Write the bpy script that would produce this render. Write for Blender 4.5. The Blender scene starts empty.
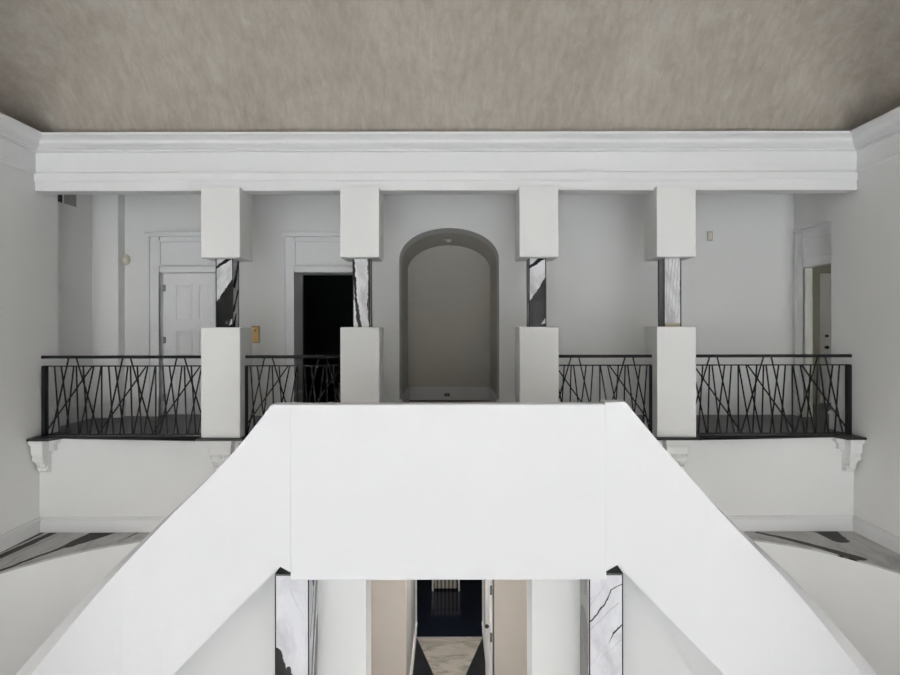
import bpy, bmesh, math, random
from mathutils import Vector
random.seed(4)
C = bpy.context.scene.collection
E = 5.1            # eye height above the ground floor; all z below are written relative to the eye
GF, GA = -5.1, -1.372   # ground floor and gallery floor
PI = math.pi

# ------------------------------------------------------------------ helpers
def obj(name, bm, mat, parent=None, origin=None, smooth=False):
    bmesh.ops.recalc_face_normals(bm, faces=bm.faces)
    for v in bm.verts: v.co.z += E
    xs = [v.co.x for v in bm.verts]; ys = [v.co.y for v in bm.verts]; zs = [v.co.z for v in bm.verts]
    o = Vector(((min(xs)+max(xs))/2, (min(ys)+max(ys))/2, min(zs)))
    for v in bm.verts: v.co -= o
    me = bpy.data.meshes.new(name); bm.to_mesh(me); bm.free()
    ob = bpy.data.objects.new(name, me); C.objects.link(ob)
    me.materials.append(mat)
    if smooth:
        for p in me.polygons: p.use_smooth = True
    w = o.copy()
    if parent:
        ob.parent = parent
        w = o - world_of(parent)
    ob.location = w
    return ob
def world_of(o):
    v = Vector(o.location)
    while o.parent:
        o = o.parent; v += Vector(o.location)
    return v
def thing(name, label, cat, loc, group=None):
    o = bpy.data.objects.new(name, None); C.objects.link(o)
    o.empty_display_size = .2
    o.location = (loc[0], loc[1], loc[2]+E)
    return tag(o, label, cat, group)
def tag(o, label, cat, group=None):
    o['label'] = label; o['category'] = cat
    if group: o['group'] = group
    return o
def struct(name, bm, mat, parent=None, smooth=False):
    o = obj(name, bm, mat, parent, smooth=smooth)
    if not parent: o['kind'] = 'structure'
    return o
def new(): return bmesh.new()
def box(bm, x0, x1, y0, y1, z0, z1):
    v = [bm.verts.new((x, y, z)) for z in (z0, z1) for y in (y0, y1) for x in (x0, x1)]
    for f in ((0,1,3,2),(4,6,7,5),(0,4,5,1),(2,3,7,6),(0,2,6,4),(1,5,7,3)):
        bm.faces.new([v[i] for i in f])
    return bm
def bev(bm, w, seg=2):
    bmesh.ops.bevel(bm, geom=bm.edges[:], offset=w, segments=seg, profile=.5, affect='EDGES')
    return bm
def prism(bm, pts, axis, a0, a1):
    """closed 2D outline extruded along an axis. axis x: pts are (y,z); y: (x,z); z: (x,y)"""
    def P(p, a):
        return {'x': (a, p[0], p[1]), 'y': (p[0], a, p[1]), 'z': (p[0], p[1], a)}[axis]
    A = [bm.verts.new(P(p, a0)) for p in pts]; B = [bm.verts.new(P(p, a1)) for p in pts]
    n = len(pts)
    fa = bm.faces.new(A); fb = bm.faces.new(B[::-1])
    for i in range(n): bm.faces.new((A[i], B[i], B[(i+1) % n], A[(i+1) % n]))
    bmesh.ops.triangulate(bm, faces=[fa, fb])
    return bm
def bar(bm, p, q, w, d):
    """square-section bar between two points (in a plane of constant y)"""
    p = Vector(p); q = Vector(q); t = (q-p).normalized()
    s = Vector((0, 1, 0)); n = t.cross(s).normalized()
    vs = []
    for c in (p, q):
        for a, b in ((-1,-1),(1,-1),(1,1),(-1,1)):
            vs.append(bm.verts.new(c + n*a*w/2 + s*b*d/2))
    for f in ((0,1,2,3),(7,6,5,4),(0,4,5,1),(1,5,6,2),(2,6,7,3),(3,7,4,0)):
        bm.faces.new([vs[i] for i in f])
def cyl(bm, c, r, h, axis='z', seg=24, r2=None):
    r2 = r if r2 is None else r2
    ra, rb = [], []
    for i in range(seg):
        a = 2*PI*i/seg; u, v = math.cos(a), math.sin(a)
        for rr, hh, L in ((r, 0, ra), (r2, h, rb)):
            if axis == 'z': L.append(bm.verts.new((c[0]+u*rr, c[1]+v*rr, c[2]+hh)))
            elif axis == 'y': L.append(bm.verts.new((c[0]+u*rr, c[1]+hh, c[2]+v*rr)))
            else: L.append(bm.verts.new((c[0]+hh, c[1]+u*rr, c[2]+v*rr)))
    bm.faces.new(ra); bm.faces.new(rb[::-1])
    for i in range(seg): bm.faces.new((ra[i], rb[i], rb[(i+1) % seg], ra[(i+1) % seg]))
def ball(bm, c, r, s=(1, 1, 1)):
    r_ = bmesh.ops.create_uvsphere(bm, u_segments=20, v_segments=12, radius=r)
    for v in r_['verts']:
        v.co = Vector((v.co.x*s[0]+c[0], v.co.y*s[1]+c[1], v.co.z*s[2]+c[2]))

# ------------------------------------------------------------------ materials
class NT:
    def __init__(s, name):
        s.m = bpy.data.materials.new(name); s.m.use_nodes = True
        s.t = s.m.node_tree; s.b = s.t.nodes['Principled BSDF']
        s.pos = s.t.nodes.new('ShaderNodeNewGeometry').outputs['Position']
    def link(s, v, sock):
        if isinstance(v, bpy.types.NodeSocket): s.t.links.new(v, sock)
        else: sock.default_value = v
    def M(s, op, a, b=0.0, clamp=False):
        n = s.t.nodes.new('ShaderNodeMath'); n.operation = op; n.use_clamp = clamp
        s.link(a, n.inputs[0]); s.link(b, n.inputs[1]); return n.outputs[0]
    def noise(s, scale, detail=4, rough=.55, vec=None, dist=0.0, col=False):
        n = s.t.nodes.new('ShaderNodeTexNoise')
        s.t.links.new(vec or s.pos, n.inputs['Vector'])
        n.inputs['Scale'].default_value = scale; n.inputs['Detail'].default_value = detail
        n.inputs['Roughness'].default_value = rough; n.inputs['Distortion'].default_value = dist
        return n.outputs['Color' if col else 'Fac']
    def mapped(s, scale, rot=(0, 0, 0), loc=(0, 0, 0)):
        n = s.t.nodes.new('ShaderNodeMapping'); s.t.links.new(s.pos, n.inputs['Vector'])
        n.inputs['Scale'].default_value = scale; n.inputs['Rotation'].default_value = rot
        n.inputs['Location'].default_value = loc
        return n.outputs[0]
    def ramp(s, fac, stops):
        n = s.t.nodes.new('ShaderNodeValToRGB'); s.t.links.new(fac, n.inputs[0])
        e = n.color_ramp.elements
        while len(e) < len(stops): e.new(.5)
        for i, (p, c) in enumerate(stops): e[i].position = p; e[i].color = (*c, 1)
        return n.outputs[0]
    def mix(s, f, a, b):
        n = s.t.nodes.new('ShaderNodeMix'); n.data_type = 'RGBA'
        s.link(f, n.inputs[0])
        for v, k in ((a, 6), (b, 7)):
            if isinstance(v, bpy.types.NodeSocket): s.t.links.new(v, n.inputs[k])
            else: n.inputs[k].default_value = (*v, 1)
        return n.outputs[2]
    def bump(s, h, strength, dist=.01):
        n = s.t.nodes.new('ShaderNodeBump'); s.t.links.new(h, n.inputs['Height'])
        n.inputs['Strength'].default_value = strength; n.inputs['Distance'].default_value = dist
        s.t.links.new(n.outputs[0], s.b.inputs['Normal'])
    def set(s, col, rough=.5, metal=0.0, spec=.5):
        k = s.b.inputs['Base Color']
        if isinstance(col, bpy.types.NodeSocket): s.t.links.new(col, k)
        else: k.default_value = (*col, 1)
        s.link(rough, s.b.inputs['Roughness']); s.b.inputs['Metallic'].default_value = metal
        s.b.inputs['Specular IOR Level'].default_value = spec
        return s.m
def plain(name, col, rough=.5, metal=0.0, spec=.5, var=.03, nscale=3.0, bumps=0.0):
    n = NT(name)
    f = n.noise(nscale, 5)
    c = n.ramp(f, [(.3, tuple(x*(1-var) for x in col)), (.7, tuple(min(1, x*(1+var)) for x in col))])
    if bumps: n.bump(n.noise(220, 2), bumps, .002)
    return n.set(c, rough, metal, spec)
PAINT = plain('white_wall_paint', (.80, .80, .785), .75, spec=.25, var=.012, nscale=.8, bumps=.05)
TRIMP = plain('white_trim_paint', (.80, .80, .80), .55, spec=.35, var=.01)
STAIRP = plain('white_stair_plaster', (.80, .80, .81), .75, spec=.25, var=.01, nscale=.9, bumps=.04)
BEIGE = plain('beige_wall_paint', (.72, .65, .585), .75, spec=.2, var=.02)
IVORY = plain('ivory_plastic', (.62, .57, .46), .45)
GREYP = plain('grey_plastic', (.36, .35, .33), .5)
IRON = plain('black_iron', (.008, .008, .008), .6, 0, .2, .1, 30)
SLAB = plain('black_stone_edge', (.014, .013, .012), .3, 0, .45, .1, 20)
BRASS = plain('brass', (.36, .23, .085), .4, .8, var=.08, nscale=30)
CHROME = plain('steel_hinge', (.35, .34, .33), .35, .9)
BLACK = plain('black_fittings', (.01, .01, .01), .4)
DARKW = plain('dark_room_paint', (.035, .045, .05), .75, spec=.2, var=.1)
def stripe_mat():
    n = NT('pale_striped_upholstery')
    w = n.t.nodes.new('ShaderNodeTexWave'); w.inputs['Scale'].default_value = 4.2; w.inputs['Distortion'].default_value = .3
    n.t.links.new(n.pos, w.inputs['Vector'])
    return n.set(n.ramp(w.outputs['Fac'], [(.35, (.16, .13, .11)), (.6, (.5, .46, .42))]), .8)
CLOTH = stripe_mat()
def plaster_mat():
    n = NT('tan_polished_plaster')
    a = n.noise(.8, 8, .62, n.mapped((1, 1, 1.4), (.4, .3, .6)), .6)
    b = n.noise(6.0, 9, .72, n.mapped((1.8, .8, .5), (0, .3, 0)), .4)
    fl = n.noise(3.2, 4, .6, n.mapped((1.6, 1, .8), (.2, .5, .1)), .3)
    f = n.M('ADD', n.M('MULTIPLY', a, .4), n.M('MULTIPLY', b, .6))
    c = n.ramp(f, [(.34, (.225, .196, .165)), (.50, (.295, .263, .228)), (.64, (.355, .325, .29))])
    c = n.mix(n.M('MULTIPLY', n.M('SUBTRACT', fl, .62, True), 2.2, True), c, (.47, .455, .43))
    r = n.M('ADD', .34, n.M('MULTIPLY', b, .3))
    n.bump(b, .12, .01)
    return n.set(c, r, 0, .5)
CEIL = plaster_mat()
def floor_mat():
    n = NT('dark_wood_floor')
    f = n.noise(6, 6, .6, n.mapped((.6, 9, 1)), .2)
    return n.set(n.ramp(f, [(.3, (.03, .028, .026)), (.7, (.052, .049, .046))]), .38, 0, .4)
WOOD = floor_mat()
def marble(name, axes, base, greys, segs, dark=(.006, .006, .0055), wob=.02, ws=9.0, soft=.006, rough=.2, gscale=7.0, gstretch=(1, 1, 1), grot=(0, 0, 0)):
    """segs: (a0,b0,a1,b1,w0,w1[,colour]) vein and colour strokes in the two wall axes (metres, world)"""
    n = NT(name)
    sp = n.t.nodes.new('ShaderNodeSeparateXYZ'); n.t.links.new(n.pos, sp.inputs[0])
    X, Y, Z = sp.outputs
    if axes == 'xz': a, b = n.M('ADD', X, Y), Z
    elif axes == '-xz': a, b = n.M('SUBTRACT', X, Y), Z
    else: a, b = X, Y
    araw = a
    nn = n.t.nodes.new('ShaderNodeSeparateXYZ'); n.t.links.new(n.noise(ws, 5, .6, col=True), nn.inputs[0])
    a = n.M('ADD', a, n.M('MULTIPLY', n.M('SUBTRACT', nn.outputs[0], .5), wob*2))
    b = n.M('ADD', b, n.M('MULTIPLY', n.M('SUBTRACT', nn.outputs[1], .5), wob*2))
    g = n.noise(gscale, 8, .65, n.mapped(gstretch, grot), 1.2)
    col = n.ramp(g, [(.35, greys), (.56, base)])
    for s in segs:
        if s[0] == 'below':                       # everything under a sloping line, between two edges
            _, a0, b0, a1, b1, lo, hi = s
            k = n.M('DIVIDE', n.M('SUBTRACT', n.M('ADD', b0, n.M('MULTIPLY', n.M('SUBTRACT', a, a0), (b1-b0)/(a1-a0))), b), soft, clamp=True)
            k = n.M('MULTIPLY', k, n.M('MULTIPLY', n.M('GREATER_THAN', araw, min(lo, hi)), n.M('LESS_THAN', araw, max(lo, hi))))
            col = n.mix(k, col, dark); continue
        a0, b0, a1, b1, w0, w1 = s[:6]; dc = s[6] if len(s) > 6 else dark
        dx, dy = a1-a0, b1-b0; L2 = dx*dx+dy*dy
        pa, pb = n.M('SUBTRACT', a, a0), n.M('SUBTRACT', b, b0)
        t = n.M('DIVIDE', n.M('ADD', n.M('MULTIPLY', pa, dx), n.M('MULTIPLY', pb, dy)), L2, clamp=True)
        qa = n.M('SUBTRACT', pa, n.M('MULTIPLY', t, dx)); qb = n.M('SUBTRACT', pb, n.M('MULTIPLY', t, dy))
        d = n.M('SQRT', n.M('ADD', n.M('MULTIPLY', qa, qa), n.M('MULTIPLY', qb, qb)))
        w = n.M('ADD', w0, n.M('MULTIPLY', t, w1-w0))
        k = n.M('DIVIDE', n.M('SUBTRACT', w, d), soft, clamp=True)
        col = n.mix(k, col, dc)
    return n.set(col, rough, 0, .18)

# ------------------------------------------------------------------ hall shell
XL, XR = -5.24, 5.185
YB = 7.68            # wall under the gallery
YE = 8.05            # hall side walls end here, the gallery is a little wider
GXL, GXR = -5.50, 5.45
YW = 9.46            # gallery back wall
YREAR = -15.0
ZC = 2.25            # gallery ceiling
struct('wall_left', box(new(), XL-.26, XL, YREAR, YE, GF, 2.46), PAINT)
struct('wall_right', box(new(), XR, XR+.25, YREAR, YE+.08, GF, 2.46), PAINT)
# wall below the gallery, with the passage opening in its middle
PXL, PXR, PY1, PZ = -.557, .575, 9.94, -2.3
bm = new()
box(bm, XL, -1.6, YB, YB+.2, GF, GA-.03); box(bm, 1.6, XR, YB, YB+.2, GF, GA-.03)
box(bm, -1.6, 1.6, YB, YB+.2, -2.0, GA-.03)
struct('wall_back', bm, PAINT)
bm = new()
box(bm, -1.6, PXL, YB, YB+.2, GF, -2.0); box(bm, PXR, 1.6, YB, YB+.2, GF, -2.0); box(bm, PXL, PXR, YB, YB+.2, PZ, -2.0)
struct('wall_passage_front', bm, BEIGE)
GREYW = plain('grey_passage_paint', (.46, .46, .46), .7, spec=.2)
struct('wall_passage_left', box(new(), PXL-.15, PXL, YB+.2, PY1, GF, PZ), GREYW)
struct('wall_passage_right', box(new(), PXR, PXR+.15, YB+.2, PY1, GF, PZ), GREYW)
struct('ceiling_passage', box(new(), PXL-.15, PXR+.15, YB+.2, PY1, PZ, PZ+.1), TRIMP)
for side, x0, x1 in (('left', PXL, PXL+.022), ('right', PXR-.022, PXR)):
    bm = new(); box(bm, x0, x1, YB+.2, PY1, GF, GF+.2)
    d = .012
    box(bm, x0-(0 if side == 'left' else d), x1+(d if side == 'left' else 0), YB+.2, PY1, GF+.2, GF+.235)
    struct('baseboard_passage_'+side, bm, TRIMP)
# ground floor: black stone with pale marble inlays running into the passage
BLKST = plain('black_floor_stone', (.016, .017, .021), .35, 0, .5, .2, 6)
PALEM = marble('pale_floor_marble', 'xy', (.50, .47, .43), (.27, .25, .23), [], gscale=2.4, rough=.3, gstretch=(.8, 2.0, 1), grot=(0, 0, .3))
struct('floor', box(new(), XL, XR, YREAR, 13.6, GF-.2, GF), BLKST)
bm = new()
yt, xh = PY1-.04, (PXR-PXL)/2-.02; xm = (PXL+PXR)/2
prism(bm, [(xm-xh, yt), (xm, 8.02), (xm+xh, yt)], 'z', GF, GF+.004)
prism(bm, [(xm-xh, 6.15), (xm+xh, 6.15), (xm, 8.0)], 'z', GF, GF+.004)
struct('floor_inlay', bm, PALEM)
HALLM = marble('white_hall_marble', 'xy', (.72, .72, .73), (.5, .5, .5), [], gscale=1.2, rough=.25)
struct('floor_hall', box(new(), XL, XR, YREAR, 4.2, GF, GF+.006), HALLM)
# dark room at the end of the passage
bm = new()
box(bm, -2.2, PXL+.02, PY1, PY1+.12, GF, -2.0); box(bm, PXR-.02, 2.2, PY1, PY1+.12, GF, -2.0); box(bm, PXL, PXR, PY1, PY1+.12, -2.55, -2.0)
struct('wall_dining_front', bm, TRIMP)
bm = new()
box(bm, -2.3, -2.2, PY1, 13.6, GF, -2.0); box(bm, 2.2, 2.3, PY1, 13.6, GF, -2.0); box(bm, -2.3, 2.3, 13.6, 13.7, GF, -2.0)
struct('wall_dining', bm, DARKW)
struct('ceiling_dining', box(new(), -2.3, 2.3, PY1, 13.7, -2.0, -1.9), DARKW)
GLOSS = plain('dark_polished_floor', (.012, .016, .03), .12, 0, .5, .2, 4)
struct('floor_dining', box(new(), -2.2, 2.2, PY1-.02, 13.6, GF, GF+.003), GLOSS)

# ------------------------------------------------------------------ rear wall with tall windows (daylight)
WIN = [(-4.3, -1.7, -4.8, 1.0), (-1.3, 1.3, -4.8, 1.0), (1.7, 4.3, -4.8, 1.0)]
bm = new()
xs = [XL, -4.3, -1.7, -1.3, 1.3, 1.7, 4.3, XR]
for i in (0, 2, 4, 6): box(bm, xs[i], xs[i+1], YREAR-.3, YREAR, GF, 4.5)
for w in WIN:
    box(bm, w[0], w[1], YREAR-.3, YREAR, GF, w[2]); box(bm, w[0], w[1], YREAR-.3, YREAR, w[3], 4.5)
struct('wall_rear', bm, PAINT)
for k, w in enumerate(WIN):
    bm = new()
    for i in range(4):
        x = w[0]+(w[1]-w[0])*i/3; box(bm, x-.03, x+.03, YREAR-.2, YREAR-.12, w[2], w[3])
    for i in range(6):
        z = w[2]+(w[3]-w[2])*i/5; box(bm, w[0], w[1], YREAR-.19, YREAR-.13, z-.03, z+.03)
    struct('window_%d' % (k+1), bm, TRIMP)

# ------------------------------------------------------------------ coved ceiling
bm = new()
Wd, Hd, z0 = 2.9, 1.75, 2.38
rings = []
N = 22
for i in range(N+1):
    d = Wd*i/N; z = z0+Hd*(1-(1-i/N)**2.5)
    x0, x1, y0, y1 = XL-.22+d, XR+.22-d, YREAR+d, 7.83-d
    r = max(.001, min(d*.9, .9))
    ring = []
    for cx, cy, a0 in ((x1-r, y1-r, 0), (x0+r, y1-r, PI/2), (x0+r, y0+r, PI), (x1-r, y0+r, 3*PI/2)):
        for j in range(9):
            a = a0+j/8*PI/2; ring.append(bm.verts.new((cx+r*math.cos(a), cy+r*math.sin(a), z)))
    rings.append(ring)
for A, B in zip(rings, rings[1:]):
    n = len(A)
    for j in range(n): bm.faces.new((A[j], A[(j+1) % n], B[(j+1) % n], B[j]))
bm.faces.new(rings[-1])
struct('ceiling', bm, CEIL, smooth=True)

# ------------------------------------------------------------------ entablature and side cornices
def cornice_profile(full):
    p = [(0, 2.405), (.265, 2.405), (.265, 2.38)]
    for i in range(9):                       # cyma
        t = i/8; p.append((.25-.15*t-.022*math.sin(2*PI*t), 2.372-.112*t))
    p += [(.085, 2.245), (.06, 2.245), (.06, 2.232), (.02, 2.225), (.02, 2.0), (.045, 1.99), (.045, 1.975)]
    if full: p += [(.02, 1.965), (.02, 1.875), (.008, 1.865), (0, 1.845), (0, 1.745), (-.2, 1.745), (-.2, 2.405)]
    else: p += [(.012, 1.96), (0, 1.955)]
    return p
bm = new(); prism(bm, [(7.61-a, z) for a, z in cornice_profile(True)], 'x', XL, XR)
struct('trim_1', bm, TRIMP)
bm = new(); prism(bm, [(XL+a, z) for a, z in cornice_profile(False)], 'y', YREAR, 7.62)
struct('trim_2', bm, TRIMP)
bm = new(); prism(bm, [(XR-a, z) for a, z in cornice_profile(False)], 'y', YREAR, 7.62)
struct('trim_3', bm, TRIMP)

# ------------------------------------------------------------------ gallery shell
def bumpy_front():
    pts = [(XL, 7.44), (-4.97, 7.44), (-4.90, 7.62)]
    for c in (-2.85, -1.11, 1.135, 2.85):
        pts += [(c-.29, 7.62), (c-.29, 7.44), (c+.29, 7.44), (c+.29, 7.62)]
    return pts + [(4.88, 7.62), (4.95, 7.44), (XR, 7.44)]
bm = new(); prism(bm, bumpy_front()+[(XR, 7.9), (XL, 7.9)], 'z', GA-.026, GA)
struct('trim_4', bm, SLAB)
bm = new()
box(bm, GXL, GXR, 7.9, YW+.3, GA-.2, GA); box(bm, -.9, .9, YW+.3, 11.5, GA-.2, GA)
struct('floor_gallery', bm, WOOD)
struct('ceiling_gallery', box(new(), GXL-.2, GXR+.2, 7.81, YW+.5, ZC, ZC+.15), TRIMP)
WT = .5
D1 = (-4.54, -3.52, .88); D2 = (-2.42, -1.46, .88)
AX, AA, AB, AZ = .012, .787, .489, 1.088
bm = new()
box(bm, GXL, D1[0], YW, YW+WT, GA, ZC)
box(bm, D1[0], D1[1], YW, YW+WT, D1[2], ZC)
box(bm, D1[1], D2[0], YW, YW+WT, GA, ZC)
box(bm, D2[0], D2[1], YW, YW+WT, D2[2], ZC)
box(bm, D2[1], AX-AA, YW, YW+WT, GA, ZC)
box(bm, AX+AA, GXR, YW, YW+WT, GA, ZC)
arch = [(AX+AA*math.cos(PI*i/48), AZ+AB*math.sin(PI*i/48)) for i in range(49)]
def vault(bm, y0, y1, ztop):
    for (xa, za), (xb, zb) in zip(arch, arch[1:]):      # slices between the arch and a flat top
        prism(bm, [(xa, za), (xa, ztop), (xb, ztop), (xb, zb)], 'y', y0, y1)
    bmesh.ops.remove_doubles(bm, verts=bm.verts, dist=1e-5)
bm2 = new(); vault(bm2, YW, YW+WT, ZC)
struct('wall_gallery_back', bm, PAINT)
struct('wall_arch', bm2, PAINT)
# alcove barrel
YA = 11.45
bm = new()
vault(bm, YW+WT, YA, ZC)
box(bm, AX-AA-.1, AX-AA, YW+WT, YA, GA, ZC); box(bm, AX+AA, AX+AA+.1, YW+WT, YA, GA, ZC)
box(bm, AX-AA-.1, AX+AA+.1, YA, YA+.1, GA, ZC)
ALC = plain('alcove_dim_tone', (.62, .59, .53), .75, spec=.2, var=.012)  # tan tone puts the alcove's dimmer, warmer light into the wall colour
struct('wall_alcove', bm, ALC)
bm = new()
def base_run(bm, x0, x1, y, h=.25):
    box(bm, x0, x1, y-.03, y, GA, GA+h-.045); box(bm, x0, x1, y-.05, y, GA+h-.045, GA+h-.018); box(bm, x0, x1, y-.03, y, GA+h-.018, GA+h)
def base_side(bm, x, s, y0, y1, h=.25, zf=GA):
    for d, a, b in ((.03, 0, h-.045), (.05, h-.045, h-.018), (.03, h-.018, h)):
        box(bm, min(x, x+s*d), max(x, x+s*d), y0, y1, zf+a, zf+b)
base_run(bm, AX-AA, AX+AA, YA); base_side(bm, AX-AA, 1, YW, YA); base_side(bm, AX+AA, -1, YW, YA)
struct('baseboard_alcove', bm, TRIMP)
bm = new()
base_run(bm, -5.10, D1[0]-.2, YW); base_run(bm, D1[1]+.2, D2[0]-.2, YW); base_run(bm, D2[1]+.2, AX-AA, YW); base_run(bm, AX+AA, GXR, YW)
base_run(bm, GXL, -5.10, 9.27); base_side(bm, -5.10, 1, 9.27, YW)
struct('baseboard_gallery_back', bm, TRIMP)
# left end of the gallery with its corner pier, right end with a doorway
struct('wall_gallery_left', box(box(new(), GXL-.15, GXL, YE-.02, YW+.3, GA-.1, ZC), GXL, -5.10, 9.27, YW, GA, ZC), PAINT)
R0, R1, RZ = 8.28, 9.18, .912
bm = new()
box(bm, GXR, GXR+.12, YE+.06, R0, GA-.1, ZC); box(bm, GXR, GXR+.12, R1, YW+.3, GA-.1, ZC); box(bm, GXR, GXR+.12, R0, R1, RZ, ZC)
struct('wall_gallery_right', bm, PAINT)
bm = new()
base_side(bm, GXL, 1, YE, 9.27)
base_side(bm, XL, 1, 7.72, YE)
struct('baseboard_gallery_left', bm, TRIMP)
bm = new()
base_side(bm, XR, -1, 7.72, YE+.08)
struct('baseboard_gallery_right', bm, TRIMP)
# crown of the gallery back wall
def crown_run(x0, x1, y):
    pr = [(y, ZC), (y-.16, ZC), (y-.155, ZC-.03), (y-.11, ZC-.06), (y-.06, ZC-.12), (y-.03, ZC-.14), (y, ZC-.15)]
    return pr
bm = new(); prism(bm, crown_run(0, 0, YW), 'x', -5.10, GXR); prism(bm, crown_run(0, 0, 9.27), 'x', GXL, -5.08)
prism(bm, [(-5.10+YW-a, z) for a, z in crown_run(0, 0, YW)], 'y', 9.20, YW)
struct('trim_5', bm, TRIMP)

def casing(name, x0, x1, ztop, y, head):
    """door surround: stepped stiles, panelled frieze above, cap"""
    bm = new(); w = .185
    for s, xa in ((-1, x0), (1, x1)):
        for d, a, b in ((.04, 0, w), (.085, w-.045, w), (.06, 0, .02)):
            u, v = xa+s*a, xa+s*b
            box(bm, min(u, v), max(u, v), y-d, y, GA, head-(.05 if d > .041 else .001))
    box(bm, x0, x1, y-.022, y, ztop, head); box(bm, x0, x1, y-.03, y, ztop, ztop+.02)
    box(bm, x0-w, x1+w, y-.085, y, head-.05, head); box(bm, x0-w-.02, x1+w+.02, y-.115, y, head, head+.022)
    za, zb = ztop+.13, head-.13                       # frieze panel moulding
    for a, b, c, d in ((x0, x1, za-.02, za), (x0, x1, zb, zb+.02), (x0, x0+.02, za, zb), (x1-.02, x1, za, zb)):
        box(bm, a, b, y-.06, y-.02, c, d)
    box(bm, x0-w, x1+w, y-.065, y-.02, ztop+.085, ztop+.1)
    for xa, s in ((x0, -1), (x1, 1)):
        u, v = xa, xa+s*(w+.005); box(bm, min(u, v), max(u, v), y-.09, y, GA, GA+.28)
    return struct(name, bm, TRIMP)
casing('trim_6', D1[0], D1[1], D1[2], YW, 1.49)
casing('trim_7', D2[0], D2[1], D2[2], YW, 1.49)
# surround of the right-hand doorway (on a side wall)
bm = new(); w = .21; x = GXR
for ya, s in ((R1, 1), (R0, -1)):
    for d, a, b in ((.022, 0, w), (.036, w-.05, w), (.03, 0, .02)):
        u, v = ya+s*a, ya+s*b; box(bm, x-d, x, min(u, v), max(u, v), GA, 1.50)
box(bm, x-.022, x, R0, R1, RZ, 1.50); box(bm, x-.036, x, R0-w, R1+w, 1.45, 1.50); box(bm, x-.05, x, R0-w-.01, R1+w+.01, 1.50, 1.52)
for za in (RZ+.12, 1.33): box(bm, x-.036, x, R0, R1, za, za+.02)
struct('trim_8', bm, TRIMP)

def door_panels(bm, x0, x1, y, z0, z1):
    """six-panel leaf facing -y"""
    box(bm, x0, x1, y, y+.045, z0, z1)
    W, H = x1-x0, z1-z0
    for fx0, fx1 in ((.19, .455), (.545, .81)):
        for fz0, fz1 in ((.10, .33), (.40, .60), (.665, .93)):
            a, b, c, d = x0+W*fx0, x0+W*fx1, z0+H*fz0, z0+H*fz1; t = .025
            for q in ((a, b, c, c+t), (a, b, d-t, d), (a, a+t, c+t, d-t), (b-t, b, c+t, d-t)):
                box(bm, q[0], q[1], y-.016, y+.01, q[2], q[3])
            k = .075
            vs = [bm.verts.new(v) for v in ((a+t, y-.001, c+t), (b-t, y-.001, c+t), (b-t, y-.001, d-t), (a+t, y-.001, d-t),
                                            (a+k, y-.010, c+k), (b-k, y-.010, c+k), (b-k, y-.010, d-k), (a+k, y-.010, d-k))]
            bm.faces.new(vs[4:])
            for i in range(4): bm.faces.new((vs[i], vs[(i+1) % 4], vs[4+(i+1) % 4], vs[4+i]))
d1 = struct('door_1', (lambda b: (door_panels(b, D1[0]+.004, D1[1]-.004, 9.545, GA+.008, D1[2]-.004), b)[1])(new()), TRIMP)
for y in (287.5, 339.5, 397):
    z = (328-y)/600*9.54; b = new(); box(b, D1[0]+.0, D1[0]+.045, 9.52, 9.546, z-.05, z+.05); cyl(b, (D1[0]+.012, 9.522, z-.055), .012, .11, seg=10)
    obj('hinge', b, CHROME, d1)
b = new(); cyl(b, (D1[1]-.09, 9.50, GA+1.0), .016, .05, 'y', 12); ball(b, (D1[1]-.09, 9.48, GA+1.0), .032); cyl(b, (D1[1]-.09, 9.535, GA+1.0), .033, .012, 'y', 16)
obj('door_knob', b, BRASS, d1)
# dark room behind the open doorway
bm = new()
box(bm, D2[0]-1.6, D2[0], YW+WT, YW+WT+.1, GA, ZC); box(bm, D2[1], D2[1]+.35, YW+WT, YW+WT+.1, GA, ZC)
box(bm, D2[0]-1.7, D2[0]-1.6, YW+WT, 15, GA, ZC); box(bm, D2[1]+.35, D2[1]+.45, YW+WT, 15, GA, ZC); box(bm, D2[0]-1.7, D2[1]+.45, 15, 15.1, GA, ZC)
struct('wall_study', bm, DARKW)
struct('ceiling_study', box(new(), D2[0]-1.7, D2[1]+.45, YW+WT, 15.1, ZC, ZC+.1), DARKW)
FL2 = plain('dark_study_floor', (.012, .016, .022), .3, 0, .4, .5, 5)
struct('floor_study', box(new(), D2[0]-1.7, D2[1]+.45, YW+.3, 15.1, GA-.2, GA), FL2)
# vestibule beyond the right doorway
bm = new()
box(bm, GXR+.12, 6.69, 10.8, 10.9, GA, ZC); box(bm, 7.6, 8.1, 10.8, 10.9, GA, ZC); box(bm, 6.69, 7.6, 10.8, 10.9, .98, ZC)
box(bm, 8.0, 8.1, 7.6, 10.8, GA, ZC); box(bm, GXR+.12, 8.0, 7.6, 7.7, GA, ZC)
VEST = plain('tan_vestibule_paint', (.34, .325, .27), .7, var=.02)
struct('wall_vestibule', bm, VEST)
struct('floor_vestibule', box(new(), GXR, 8.1, 7.6, 10.9, GA-.2, GA), WOOD)
struct('ceiling_vestibule', box(new(), GXR+.12, 8.1, 7.6, 10.9, ZC, ZC+.1), TRIMP)
d3 = struct('door_2', (lambda b: (door_panels(b, 6.70, 7.595, 10.83, GA+.008, .975), b)[1])(new()), TRIMP)
for z, r in ((-.36, .034), (-.155, .026)):
    b = new(); cyl(b, (6.80, 10.79, z), r*.6, .04, 'y', 12); ball(b, (6.80, 10.775, z), r); obj('door_knob' if r > .03 else 'deadbolt', b, BLACK, d3)

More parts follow.
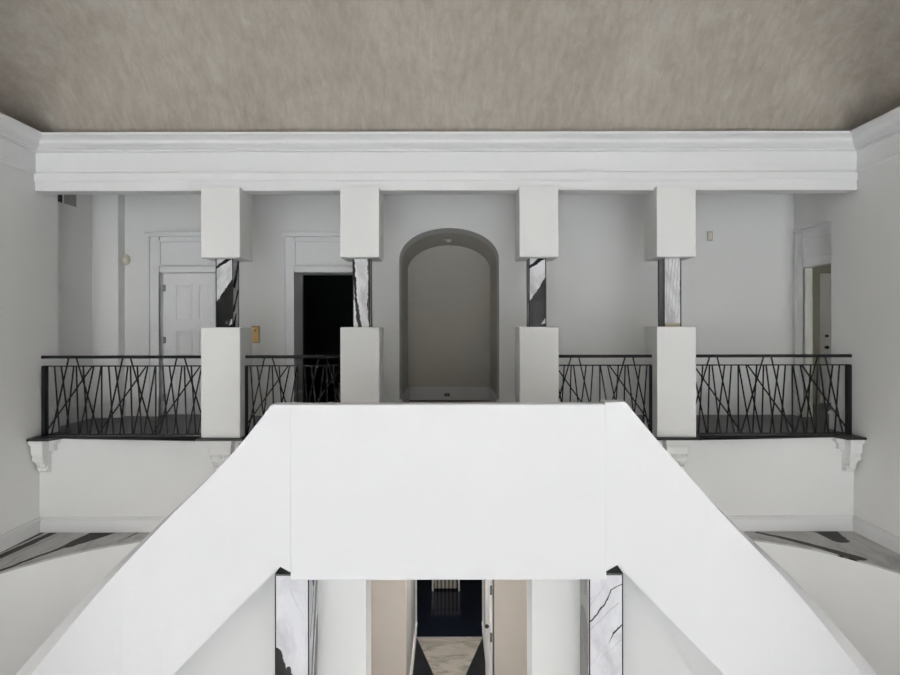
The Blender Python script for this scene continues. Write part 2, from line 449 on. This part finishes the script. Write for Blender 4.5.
# ------------------------------------------------------------------ gallery columns
def wx(px, y): return (px-448.5)/600*y
SHZ0, SHZ1 = .0125+E, .885+E
def shaft_segs(cx, kind):
    """vein strokes on a gallery shaft; a runs across the front then on along the side"""
    h = SHZ1-SHZ0; w = .21; s = -1 if cx > 0 else 1
    yf = 7.64
    def P(u, v):
        x = cx-w/2+u*w
        return (x+yf if cx < 0 else x-yf), SHZ0+v*h
    out = []
    def st(u0, v0, u1, v1, w0, w1, *c):
        a = P(u0, v0); b = P(u1, v1); out.append((*a, *b, w0, w1, *c))
    if kind == 'bold':
        st(-.05, .86, .9, 1.02, .022, .03)
        a_, b_ = P(0, .37), P(1, .72); out.append(('below', *a_, *b_, P(-.02, 0)[0], P(1.01, 0)[0]))
        st(.72, .03, 1.02, .09, .0, .03, (.7, .7, .7))
        st(1.2, .25, 1.9, .55, .03, .02); st(1.3, .62, 1.95, .95, .045, .04); st(1.15, 0, 1.6, .2, .05, .02)
        st(-.9, .3, -.2, .7, .04, .03)
    elif kind == 'vein':
        st(.02, 1.0, .10, .72, .016, .018); st(.10, .72, .16, .42, .022, .014); st(.16, .42, .4, .0, .02, .03)
        st(.02, .66, .05, .4, .008, .012, (.2, .2, .2)); st(.98, .9, .92, .3, .012, .016); st(.92, .3, .98, .02, .01, .014)
        st(.55, .6, .62, .0, .004, .003, (.3, .3, .3)); st(1.3, 1, 1.5, 0, .09, .12, (.06, .06, .06))
    else:
        for k in range(5): st(.0+.2*k, .12, .3+.2*k, 1.0, .006, .008, (.36, .36, .36))
        st(.05, .02, .95, .02, .03, .03, (.40, .36, .28)); st(-.6, -.4, -.6, 1.4, .115, .115, (.17, .17, .17)); st(-.3, 1.1, -.42, -.1, .012, .02, (.02, .02, .02)); st(-.95, 1.1, -.85, -.1, .012, .01, (.02, .02, .02))
    return out
def gallery_column(cx, label, kind, face):
    t = thing('gallery_column', label, 'column', (cx, 7.745, GA), 'square gallery columns')
    hw = .246
    obj('lower_block', bev(box(new(), cx-hw, cx+hw, 7.5, 7.99, GA, .0125), .012, 2), PAINT, t)
    obj('upper_block', bev(box(new(), cx-hw, cx+hw, 7.5, 7.99, .885, 1.772), .010, 2), PAINT, t)
    m = marble('column_marble_'+kind+('_a' if cx < 0 else '_b'), 'xz' if cx < 0 else '-xz', (.66, .66, .67), (.40, .40, .41), shaft_segs(cx, kind), wob=.028, ws=11,
               soft=.006, gscale=4, gstretch=(1, 1, .4))
    sh = obj('marble_shaft', box(new(), cx-.105, cx+.105, 7.64, 7.85, .0125, .885), m, t)
    sh['label'] = face
    for x in (cx-.105, cx+.105):
        for y in (7.64, 7.85): obj('edge_trim', box(new(), x-.006, x+.006, y-.006, y+.006, .0125, .885), IRON, sh)
gallery_column(-2.852, 'white block column far left of the gallery, before the closed white door', 'bold', 'white marble shaft with a large black patch')
gallery_column(-1.109, 'white block column just left of the arched alcove, before the dark doorway', 'vein', 'white marble shaft with one wavy black vein')
gallery_column(1.134, 'white block column just right of the arched alcove', 'bold', 'white marble shaft with a large black patch')
gallery_column(2.852, 'white block column farthest right along the gallery', 'pale', 'white marble shaft with faint grey lines')

# ------------------------------------------------------------------ railings
RY = 7.70
ZH, Z2, ZBT = -.365, -.481, -1.356
PAT = [(0, 32, 0), (45, 103, 0), (95, -22, 1), (130, 75, 0), (147, 160, 0), (147, 300, 1), (193, 222, 0), (255, -71, 0), (265, 167, 0), (315, 237, 0), (318, 318, 0)]
U = .0019
def railing(label, xa, x_start, x_end, sgn, post_w, wallpost):
    """xa: x of the first bar top; pattern runs in direction sgn from the post at x_start to x_end"""
    t = thing('railing', label, 'railing', ((x_start+x_end)/2, RY, GA), 'black iron gallery railings')
    lo, hi = min(x_start, x_end), max(x_start, x_end)
    b = new(); box(b, lo-(.0 if not wallpost else .01), hi+(.0 if not wallpost else .01), RY-.022, RY+.022, ZH-.019, ZH+.019); obj('handrail', bev(b, .005, 2), IRON, t)
    obj('upper_rail', box(new(), lo, hi, RY-.009, RY+.009, Z2-.008, Z2+.008), IRON, t)
    obj('bottom_rail', box(new(), lo, hi, RY-.009, RY+.009, ZBT-.008, ZBT+.008), IRON, t)
    p0, p1 = sorted((x_start, x_start+sgn*post_w))
    obj('post', box(new(), p0, p1, RY-.03, RY+.03, GA, Z2), IRON, t)
    for xf in (lo+.02, hi-.035): obj('foot', box(new(), xf, xf+.015, RY-.007, RY+.007, GA, ZBT), IRON, t)
    for k in range(-1, 7):
        for ta, ba, tall in PAT:
            xt = xa+sgn*(ta+365*k)*U; xb = xa+sgn*(ba+365*k)*U
            zt = ZH-.012 if tall else Z2
            s0, s1 = 0.0, 1.0                       # clip to the bay
            l2, h2 = lo+.01, hi-.008
            if abs(xb-xt) < 1e-6:
                if not l2 <= xt <= h2: continue
            else:
                ts = sorted(((l2-xt)/(xb-xt), (h2-xt)/(xb-xt)))
                s0, s1 = max(0, ts[0]), min(1, ts[1])
            if s1-s0 < .08 or (k < 0 and s1-s0 < .2): continue
            f = lambda s: (xt+(xb-xt)*s, RY, zt+(ZBT-zt)*s)
            b = new(); bar(b, f(s0), f(s1), .0145, .0145); obj('baluster', b, IRON, t)
railing('black iron railing at the far left end, between left wall and first column', -5.056, -5.208, -3.10, 1, .05, True)
railing('short black iron railing between the two left columns, before the dark doorway', -2.542, -2.604, -1.357, 1, .022, False)
railing('short black iron railing between the two right columns', 2.545, 2.604, 1.382, -1, .022, False)
railing('black iron railing at the far right end, between last column and right wall', 5.015, 5.155, 3.10, -1, .05, True)

# ------------------------------------------------------------------ corbels under the nosing
def corbel(label, x0, x1, leafx):
    t = thing('corbel', label, 'corbel', ((x0+x1)/2, YB, -1.83), 'white carved corbels')
    z = GA-.026
    b = new(); box(b, x0, x1, 7.46, YB, z-.05, z); box(b, x0+.01, x1-.01, 7.475, YB, z-.066, z-.05); 
    obj('cap', b, PAINT, t)
    b = new(); box(b, x0+.012, x1-.012, 7.482, YB, z-.185, z-.066); box(b, x0+.02, x1-.02, 7.475, 7.482, z-.17, z-.082)
    obj('block', bev(b, .003, 1), PAINT, t)
    prof = [(YB, z-.185), (7.50, z-.185)]
    for i in range(9):                                  # lower scroll
        a = PI*.5-PI*i/8; prof.append((7.535-.035*math.cos(a), z-.235+.05*math.sin(a)))
    for i in range(9):                                  # S-shaped body
        k = i/8; prof.append((7.55+.05*k-.012*math.sin(PI*k), z-.29-.065*k))
    prof += [(7.585, z-.36), (7.585, z-.40), (7.615, z-.415), (7.63, z-.43), (YB, z-.43)]
    b = new(); prism(b, prof, 'x', x0+.03, x1-.03)
    br = obj('bracket', b, PAINT, t)
    for s_, xa in ((-1, x0), (1, x1)):                   # stepped returns against the wall
        u0, u1 = sorted((xa-s_*.01, xa+s_*.085)); u2 = xa+s_*.05
        if u0 < XL+.005 or u1 > XR-.005: continue
        b = new(); box(b, u0, u1, 7.60, YB, z-.06, z); obj('moulding', b, PAINT, t)
        u0, u1 = sorted((xa-s_*.012, u2)); b = new(); box(b, u0, u1, 7.61, YB, z-.15, z-.06); obj('moulding', b, PAINT, t)
    b = new()                                           # acanthus leaf, five lobes curling outward
    cx = leafx; w = (x1-x0)*.36
    for j in range(-2, 3):
        for i in range(6):
            k = i/5; x = cx+j*w*.4*(1-.55*k); y = 7.503+.075*k-.010*math.sin(PI*k)+.004*abs(j); zz = z-.20-.17*k
            ball(b, (x, y, zz), .02*(1.05-.5*k), (1, .8, 1.6))
    obj('leaf', b, PAINT, br, smooth=True)
    for x in (x0+.016, x1-.032):                        # side scroll volutes
        for c, r in (((x, 7.54, z-.235), .04), ((x, 7.615, z-.36), .028)):
            b = new(); cyl(b, c, r, .016, 'x', 20); obj('volute', b, PAINT, br)
corbel('white carved corbel in the left corner under the balcony edge', XL+.012, XL+.185, XL+.1)
corbel('white carved corbel under the far left column, half hidden by the stair', -3.0, -2.705, -2.852)
corbel('white carved corbel under the far right column, half hidden by the stair', 2.705, 3.0, 2.852)
corbel('white carved corbel in the right corner under the balcony edge', XR-.185, XR-.012, XR-.1)

# ------------------------------------------------------------------ marble ledges with curved walls below
LZ = -2.60
def ledge(side, X, pts, segs):
    s = 1 if side == 'right' else -1
    # smooth the outline
    m = []
    for i in range(len(pts)-1):
        p0 = pts[max(i-1, 0)]; p1 = pts[i]; p2 = pts[i+1]; p3 = pts[min(i+2, len(pts)-1)]
        for j in range(8):
            t = j/8
            m.append(tuple(.5*((2*p1[k])+(-p0[k]+p2[k])*t+(2*p0[k]-5*p1[k]+4*p2[k]-p3[k])*t*t+(-p0[k]+3*p1[k]-3*p2[k]+p3[k])*t**3) for k in (0, 1)))
    m.append(pts[-1])
    mat = marble('ledge_marble_'+side, 'xy', (.52, .51, .50), (.36, .35, .34), segs, dark=(.012, .011, .009), wob=.045, ws=3.2, soft=.01, rough=.45, gscale=1.6, gstretch=(2.0, .7, 1))
    b = new(); prism(b, m+[(X, YB)], 'z', LZ-.02, LZ)
    struct('floor_ledge_'+side, b, mat)
    b = new(); prism(b, m+[(X, YB)], 'z', GF, LZ-.02)
    struct('wall_ledge_'+side, b, PAINT, smooth=False)
    b = new(); base_side(b, X, -s, m[-1][1], YB, .19, LZ)
    x0, x1 = sorted((m[0][0]-s*.4, X))
    for d, z0_, z1_ in ((.03, 0, .145), (.05, .145, .172), (.03, .172, .19)): box(b, x0, x1, YB-d, YB, LZ+z0_, LZ+z1_)
    struct('baseboard_'+side, b, TRIMP)
ledge('left', XL, [(-3.30, YB), (-3.72, 7.40), (-4.33, 6.98), (-4.79, 6.41), (-5.06, 5.75), (XL, 5.0)],
      [(-5.15, 6.5, -5.03, 7.75, .06, .055), (-5.22, 6.9, -5.17, 7.75, .025, .03), (-4.38, 7.75, -4.55, 7.2, .19, .08), (-4.88, 6.3, -4.56, 7.25, .03, .035),
       (-3.95, 7.7, -4.05, 7.3, .02, .01)])
ledge('right', XR, [(3.30, YB), (3.72, 7.38), (4.30, 7.02), (4.79, 6.36), (5.05, 5.75), (XR, 5.0)],
      [(3.92, 7.60, 4.25, 7.28, .04, .05), (4.25, 7.28, 4.62, 6.75, .05, .08), (4.80, 7.75, 4.78, 7.34, .17, .11), (4.45, 7.72, 4.72, 7.66, .015, .03), (4.5, 7.68, 4.7, 7.6, .01, .02), (5.0, 7.4, 4.95, 6.9, .01, .008, (.2, .19, .18)),
       (5.15, 6.5, 5.19, 6.9, .05, .03)])

# ------------------------------------------------------------------ bridge landing
PX0, PX1, PYF, PT = -1.136, 1.129, 4.30, .13
PZT, PZB = -.548, -1.806
lb = thing('bridge_landing', 'white bridge landing with tall solid front parapet in the middle of the hall', 'landing', (0, 5.9, PZB))
obj('front_parapet', bev(box(new(), PX0, PX1, PYF, PYF+PT, PZB, PZT), .006, 2), STAIRP, lb)
b = new(); prism(b, [(PX0, PYF+PT), (PX1, PYF+PT), (PX1, 4.50), (1.25, 4.50), (1.25, 7.44), (-1.25, 7.44), (-1.25, 4.50), (PX0, 4.50)], 'z', PZB+.002, GA-.002)
obj('deck', b, PAINT, lb)

# ------------------------------------------------------------------ curved flights
def flight(side, top, bot, label):
    """sweeping parapet: plan curve turns towards the viewer while it falls; heights follow the flight"""
    s = 1 if side == 'right' else -1
    def interp(tab, x):
        if x <= tab[0][0]: return tab[0][1]
        for (x0, y0), (x1, y1) in zip(tab, tab[1:]):
            if x <= x1:
                return y0+(y1-y0)*(x-x0)/(x1-x0)
        (x0, y0), (x1, y1) = tab[-2:]
        return y1+(y1-y0)/(x1-x0)*(x-x1)
    ang = [(.0, 0), (.35, 4), (.7, 10), (1.05, 27), (1.45, 50), (1.9, 75), (2.3, 88), (2.6, 90)]
    P = []; x, y = (1.138 if s < 0 else 1.131), 4.345; st = .05; L = 0
    while True:
        u = x/y*600
        if u <= 428: zt = -interp(top, u)/600*y; zb = -interp(bot, u)/600*y
        else:                                     # beyond the picture: steady stair pitch
            zt -= .69*st; zb = zt-1.24
        P.append((x, y, zt, zb))
        if zb < GF+.05: break
        a = math.radians(interp(ang, L))
        h = st
        for uc in (top[1][0], bot[1][0], bot[2][0], bot[3][0]):              # land exactly on the outline's corners
            un = (x+math.cos(a)*st)/(y-math.sin(a)*st)*600
            if u+.3 < uc < un: h = min(h, st*(uc-u)/(un-u))
        x += math.cos(a)*h; y -= math.sin(a)*h; L += h
    n = len(P)
    # light smoothing of the top line
    zt = [p[2] for p in P]
    ic = max(i for i in range(n) if P[i][0]/P[i][1]*600 <= top[1][0]+.8)      # the crisp corner stays
    for _ in range(14): zt = zt[:ic+1]+[(zt[i-1]+2*zt[i]+zt[i+1])/4 for i in range(ic+1, n-1)]+[zt[-1]]
    b = new(); rows = []
    for i, (x, y, _, zb) in enumerate(P):
        q = P[min(i+1, n-1)]; o = P[max(i-1, 0)]
        t = Vector((q[0]-o[0], q[1]-o[1])).normalized(); e = Vector((-t.y, t.x))   # outward
        X2, Y2 = x+e.x*.13, y+e.y*.13
        rows.append([b.verts.new((s*x, y, zt[i])), b.verts.new((s*x, y, zb)), b.verts.new((s*X2, Y2, zb)), b.verts.new((s*X2, Y2, zt[i]))])
    for A, B in zip(rows, rows[1:]):
        for k in range(4): b.faces.new((A[k], A[(k+1) % 4], B[(k+1) % 4], B[k]))
    b.faces.new(rows[0]); b.faces.new(rows[-1][::-1])
    t = thing('curved_staircase', label, 'staircase', (s*2.4, 4.0, GF), 'sweeping curved staircases')
    obj('parapet', b, STAIRP, t)
    # steps hang on the outer side of the parapet
    lev = GA-.17; i = 0; last = 0
    while lev > GF+.08:
        while i < n-1 and zt[i]-.82 > lev: i += 1
        j = i
        while j < n-1 and zt[j]-.82 > lev-.17: j += 1
        if j <= i: break
        pts_in, pts_out = [], []
        for k in (i, j):
            x, y = P[k][:2]; q = P[min(k+1, n-1)]; o = P[max(k-1, 0)]
            tt = Vector((q[0]-o[0], q[1]-o[1])).normalized(); e = Vector((-tt.y, tt.x))
            pts_in.append((s*(x+e.x*.128), y+e.y*.128)); pts_out.append((s*(x+e.x*.85), y+e.y*(.85)))
        bb = new(); prism(bb, [pts_in[0], pts_in[1], pts_out[1], pts_out[0]], 'z', max(lev-.3, GF), lev)
        obj('step', bb, PAINT, t)
        lev -= .17; i = j if j < n-1 else i
        if j >= n-1: break
topL = [(160, 76.5), (177.2, 76.5), (208.5, 118), (241.3, 152.5), (273.7, 182), (320.8, 232.5), (328.5, 239.5), (368.5, 284.8), (401.7, 327.4), (420, 351)]
topR = [(160, 74.5), (176.8, 74.0), (211.5, 117), (243.4, 152), (289.3, 205), (331.5, 245), (370.4, 291.8), (411.5, 347), (425, 366)]
botL = [(150, 243), (159.5, 243.5), (168.5, 238.5), (175.5, 244), (277, 347), (300, 370)]
botR = [(150, 243), (158, 243), (169, 237), (174.8, 244), (275, 347), (300, 373)]
flight('left', topL, botL, 'white curved staircase sweeping down to the left with a solid parapet')
flight('right', topR, botR, 'white curved staircase sweeping down to the right with a solid parapet')
# walls beneath the flights
for side, s in (('left', -1), ('right', 1)):
    y = 4.72
    pts = [(s*1.26, GF), (s*1.26, -1.84)]
    for u in (180, 210, 240, 270, 300, 330, 360):
        pts.append((s*u/600*y, -(244+1.02*(u-175)-14)/600*y))
    pts += [(s*2.9, -3.5), (s*2.9, GF)]
    b = new(); prism(b, pts, 'y', y, y+.15); struct('wall_stair_'+side, b, PAINT)
# piers carrying the bridge
for side, s in (('left', -1), ('right', 1)):
    x0, x1 = sorted((s*1.10, s*.649))
    struct('wall_pier_'+side, box(new(), x0, x1, 4.70, 5.0, GF, PZB), PAINT)
# marble pillars under the front parapet
def pillar(s, label, segs):
    x0, x1 = sorted((s*1.262, s*1.022)); y0, y1 = 4.365, 4.68
    t = thing('marble_pillar', label, 'pillar', ((x0+x1)/2, (y0+y1)/2, GF), 'marble pillars under the bridge')
    zt = -245.5/600*y0
    m = marble('pillar_marble_'+('left' if s < 0 else 'right'), 'xz' if s < 0 else '-xz', (.74, .74, .77), (.55, .55, .58), segs, dark=(.03, .032, .03), wob=.018, ws=9,
               soft=.005, gscale=3.2, gstretch=(1, 1, .6), grot=(0, .7*s, 0), rough=.1)
    sh = obj('shaft', box(new(), x0, x1, y0, y1, GF, zt-.014), m, t)
    obj('cap', box(new(), x0-.004, x1+.004, y0-.004, y1, zt-.014, zt), plain('dark_grey_cap', (.05, .05, .047), .4), t)
    for x in (x0, x1): obj('edge_trim', box(new(), x-.004, x+.004, y0-.004, y0+.004, GF, zt-.014), IRON, sh)
def pl(px, py): return (px-448.5)/600*4.365+4.365*1, -(py-328)/600*4.365+E
def pr(px, py): return (px-448.5)/600*4.365-4.365*1, -(py-328)/600*4.365+E
def S(f, a, b, w0, w1, *c): return (*f(*a), *f(*b), w0, w1, *c)
pillar(-1, 'marble pillar left of the passage, white with a dark patch low down', [
    S(pl, (274, 655), (280, 690), .062, .075), S(pl, (288, 690), (288, 668), .04, .02), S(pl, (291, 675), (310, 700), .01, .04),
    S(pl, (289, 588), (297, 606), .003, .004, (.45, .45, .45)), S(pl, (293, 594), (304, 618), .003, .003, (.5, .5, .5)),
    S(pl, (330, 560), (330, 592), .10, .03, (.06, .13, .32)), S(pl, (318, 700), (346, 590), .025, .03, (.02, .02, .02)), S(pl, (316, 640), (340, 575), .012, .012, (.2, .19, .18)),  # blue on the side face is a reflection painted into the marble
    S(pl, (335, 700), (350, 640), .06, .05, (.22, .21, .2))])
pillar(1, 'marble pillar right of the passage, white with thin black diagonal veins', [
    S(pr, (587, 624), (604, 605), .009, .008), S(pr, (604, 605), (611, 590), .007, .007), S(pr, (611, 590), (624, 583), .007, .006),
    S(pr, (588, 610), (606, 582), .004, .003, (.4, .4, .4)), S(pr, (600, 660), (620, 640), .003, .004, (.4, .4, .4)), S(pr, (588, 632), (618, 603), .004, .004, (.25, .25, .25)), S(pr, (608, 643), (613, 634), .003, .008), S(pr, (613, 634), (624, 623), .009, .006),
    S(pr, (588, 668), (606, 645), .003, .003, (.42, .42, .42)), S(pr, (590, 600), (604, 588), .004, .003, (.5, .5, .5)),
    S(pr, (562, 560), (562, 640), .155, .155, (.30, .29, .28)), S(pr, (562, 640), (562, 720), .155, .155, (.2, .19, .18)), S(pr, (580, 575), (570, 600), .03, .03, (.06, .06, .06)),
    S(pr, (575, 668), (545, 640), .03, .03, (.05, .05, .05))])

# ------------------------------------------------------------------ small fittings
t = thing('call_plate', 'brass call plate with dark button on the gallery wall beside the far left column', 'wall plate', (-3.04, YW, -.22))
obj('backing', bev(box(new(), -3.105, -2.978, YW-.006, YW, -.232, .036), .002), plain('dark_bronze', (.05, .035, .02), .4, .6), t)
obj('plate', bev(box(new(), -3.095, -2.990, YW-.012, YW, -.22, .024), .004), BRASS, t)
b = new(); cyl(b, (-3.045, YW-.022, -.035), .022, .012, 'y', 20); obj('button', b, BLACK, t)
b = new(); box(b, -3.07, -3.015, YW-.016, YW-.01, -.19, -.10); obj('escutcheon', b, BRASS, t)
t = thing('motion_sensor', 'small ivory motion sensor in the corner beside the closed white door', 'sensor', (-5.055, YW-.02, .98))
b = new(); ball(b, (-5.058, YW-.045, 1.08), .07, (.85, .8, 1.2)); obj('housing', b, IVORY, t, smooth=True)
b = new(); ball(b, (-5.05, YW-.085, 1.06), .038, (1, .7, 1.3)); obj('lens', b, plain('sensor_lens', (.7, .68, .6), .3), t, smooth=True)
t = thing('thermostat', 'small beige wall sensor high on the gallery wall right of the last column', 'thermostat', (4.115, YW, 1.36))
obj('housing', bev(box(new(), 4.075, 4.16, YW-.03, YW, 1.365, 1.515), .008), GREYP, t)
obj('face', bev(box(new(), 4.09, 4.145, YW-.036, YW-.03, 1.385, 1.495), .002), IVORY, t)
t = thing('air_vent', 'grey air vent high on the left gallery wall under the ceiling', 'vent', (GXL, 8.68, 1.76))
b = new(); box(b, GXL, GXL+.012, 8.40, 8.90, 1.77, 1.79); box(b, GXL, GXL+.012, 8.40, 8.90, 2.0, 2.02); box(b, GXL, GXL+.012, 8.40, 8.42, 1.79, 2.0); box(b, GXL, GXL+.012, 8.86, 8.90, 1.79, 2.0); box(b, GXL, GXL+.012, 8.545, 8.57, 1.79, 2.0)
obj('frame', b, TRIMP, t)
obj('backing', box(new(), GXL, GXL+.003, 8.42, 8.86, 1.79, 2.0), BLACK, t)
for i in range(10): obj('louvre', box(new(), GXL+.003, GXL+.012, 8.57, 8.86, 1.792+i*.021, 1.806+i*.021), GREYP, t)
t = thing('smoke_detector', 'small round smoke detector on the vault of the arched alcove', 'smoke detector', (AX-.02, 10.7, AZ+AB-.05))
b = new(); cyl(b, (AX-.02, 10.7, AZ+AB-.02), .075, .022, 'z', 28); obj('mounting_ring', b, GREYP, t)
b = new(); cyl(b, (AX-.02, 10.7, AZ+AB-.05), .045, .03, 'z', 28, .065); obj('housing', b, GREYP, t)
t = thing('power_outlet', 'small grey power outlet on the baseboard inside the arched alcove', 'outlet', (-.03, YA-.03, -1.30))
cp = obj('cover_plate', bev(box(new(), -.085, .025, YA-.038, YA-.031, -1.305, -1.235), .002), GREYP, t)
for x in (-.068, -.022): obj('socket', box(new(), x, x+.03, YA-.041, YA-.037, -1.285, -1.255), BLACK, cp)
t = thing('power_outlet', 'white power outlet low on the left wall behind the end railing post', 'outlet', (XL, 7.96, -1.16))
cp = obj('cover_plate', bev(box(new(), XL, XL+.008, 7.925, 7.995, -1.16, -1.04), .002), TRIMP, t)
for z in (-1.14, -1.09): obj('socket', box(new(), XL+.007, XL+.011, 7.945, 7.975, z, z+.03), IVORY, cp)

# open door leaf in the passage
bm = new(); box(bm, .512, .555, 7.62, 8.46, GF+.008, -2.5)
for z0_, z1_ in ((GF+.25, GF+1.0), (GF+1.15, GF+2.3)):
    for y0_, y1_ in ((7.74, 8.0), (8.08, 8.34)): box(bm, .506, .512, y0_, y1_, z0_, z1_)
d4 = struct('door_3', bm, TRIMP)
for z in (-3.33, -3.93):
    obj('lock_plate', box(new(), .522, .545, 7.615, 7.622, z-.06, z+.06), BLACK, d4)
for xx, dx in ((.512, -1),):
    b = new(); x0, x1 = sorted((xx, xx+dx*.035)); cyl(b, (x0, 7.68, -3.82), .012, x1-x0, 'x', 12); ball(b, (xx+dx*.03, 7.68, -3.82), .026); obj('door_knob', b, BLACK, d4)

# furniture in the dark room beyond the passage
t = thing('bench', 'small pale striped piece of furniture far back in the dark room beyond the passage', 'bench', (-.05, 11.75, GF))
b = new(); box(b, -.36, .24, 11.6, 12.0, GF+.36, GF+.46); obj('seat', bev(b, .02), CLOTH, t)
for x in (-.33, .18):
    for y in (11.62, 11.95): obj('leg', box(new(), x, x+.03, y, y+.03, GF+.003, GF+.36), TRIMP, t)
obj('skirt', box(new(), -.28, .16, 11.66, 11.9, GF+.04, GF+.36), CLOTH, t)

# ------------------------------------------------------------------ light
w = bpy.data.worlds.new('World'); bpy.context.scene.world = w; w.use_nodes = True
w.node_tree.nodes['Background'].inputs[0].default_value = (.75, .85, 1, 1)
w.node_tree.nodes['Background'].inputs[1].default_value = .5
def area(name, loc, sx, sy, power, col, rot):
    L = bpy.data.lights.new(name, 'AREA'); L.shape = 'RECTANGLE'; L.size = sx; L.size_y = sy; L.energy = power; L.color = col
    o = bpy.data.objects.new(name, L); C.objects.link(o); o.location = (loc[0], loc[1], loc[2]+E); o.rotation_euler = rot
    return o
for k, q in enumerate(WIN):
    area('window_daylight', ((q[0]+q[1])/2, YREAR-.35, (q[2]+q[3])/2), q[1]-q[0], q[3]-q[2], 215, (.92, .962, 1), (PI/2, 0, 0))
L = bpy.data.lights.new('sun', 'SUN'); L.energy = 205; L.angle = .01; L.color = (.96, .98, 1)
o = bpy.data.objects.new('sun', L); C.objects.link(o); o.location = (0, -20, 8+E); o.rotation_euler = (math.radians(48), 0, 0)
L = bpy.data.lights.new('passage_fill', 'AREA'); L.shape = 'DISK'; L.size = .18; L.energy = 30; L.color = (1, .93, .84)  # added fill that brightens the passage, no known fixture
o = bpy.data.objects.new('passage_fill', L); C.objects.link(o); o.location = (0, 8.8, PZ-.01+E)
for sx in (-1, 1):                       # added fill lights hidden behind the flights, not known lamps
    L = bpy.data.lights.new('stairwell_fill', 'POINT'); L.energy = 18; L.color = (1, .985, .96); L.shadow_soft_size = .35
    o = bpy.data.objects.new('stairwell_fill', L); C.objects.link(o); o.location = (sx*2.9, 5.9, -2.3+E)
L = bpy.data.lights.new('bridge_fill', 'AREA'); L.shape = 'DISK'; L.size = .3; L.energy = 26; L.color = (1, .95, .9)  # added fill for the walls under the bridge, no lamp known there
o = bpy.data.objects.new('bridge_fill', L); C.objects.link(o); o.location = (0, 5.9, PZB-.02+E)
L = bpy.data.lights.new('vestibule_fill', 'POINT'); L.energy = 3.5; L.color = (1, .92, .8); L.shadow_soft_size = .15  # added fill inside the vestibule, source unseen
o = bpy.data.objects.new('vestibule_fill', L); C.objects.link(o); o.location = (6.9, 9.2, 1.6+E)

# ------------------------------------------------------------------ camera
cam = bpy.data.cameras.new('Camera'); co = bpy.data.objects.new('Camera', cam); C.objects.link(co)
co.location = (0, 0, E); co.rotation_euler = (PI/2, math.radians(.1), 0)
cam.sensor_width = 36; cam.lens = 24.0
cam.shift_x = 1.5/900; cam.shift_y = -9.5/900
cam.clip_start = .05
S_ = bpy.context.scene; S_.camera = co
S_.view_settings.view_transform = 'Standard'; S_.view_settings.look = 'None'; S_.view_settings.gamma = 1; S_.view_settings.use_curve_mapping = False
S_.view_settings.exposure = 0.13
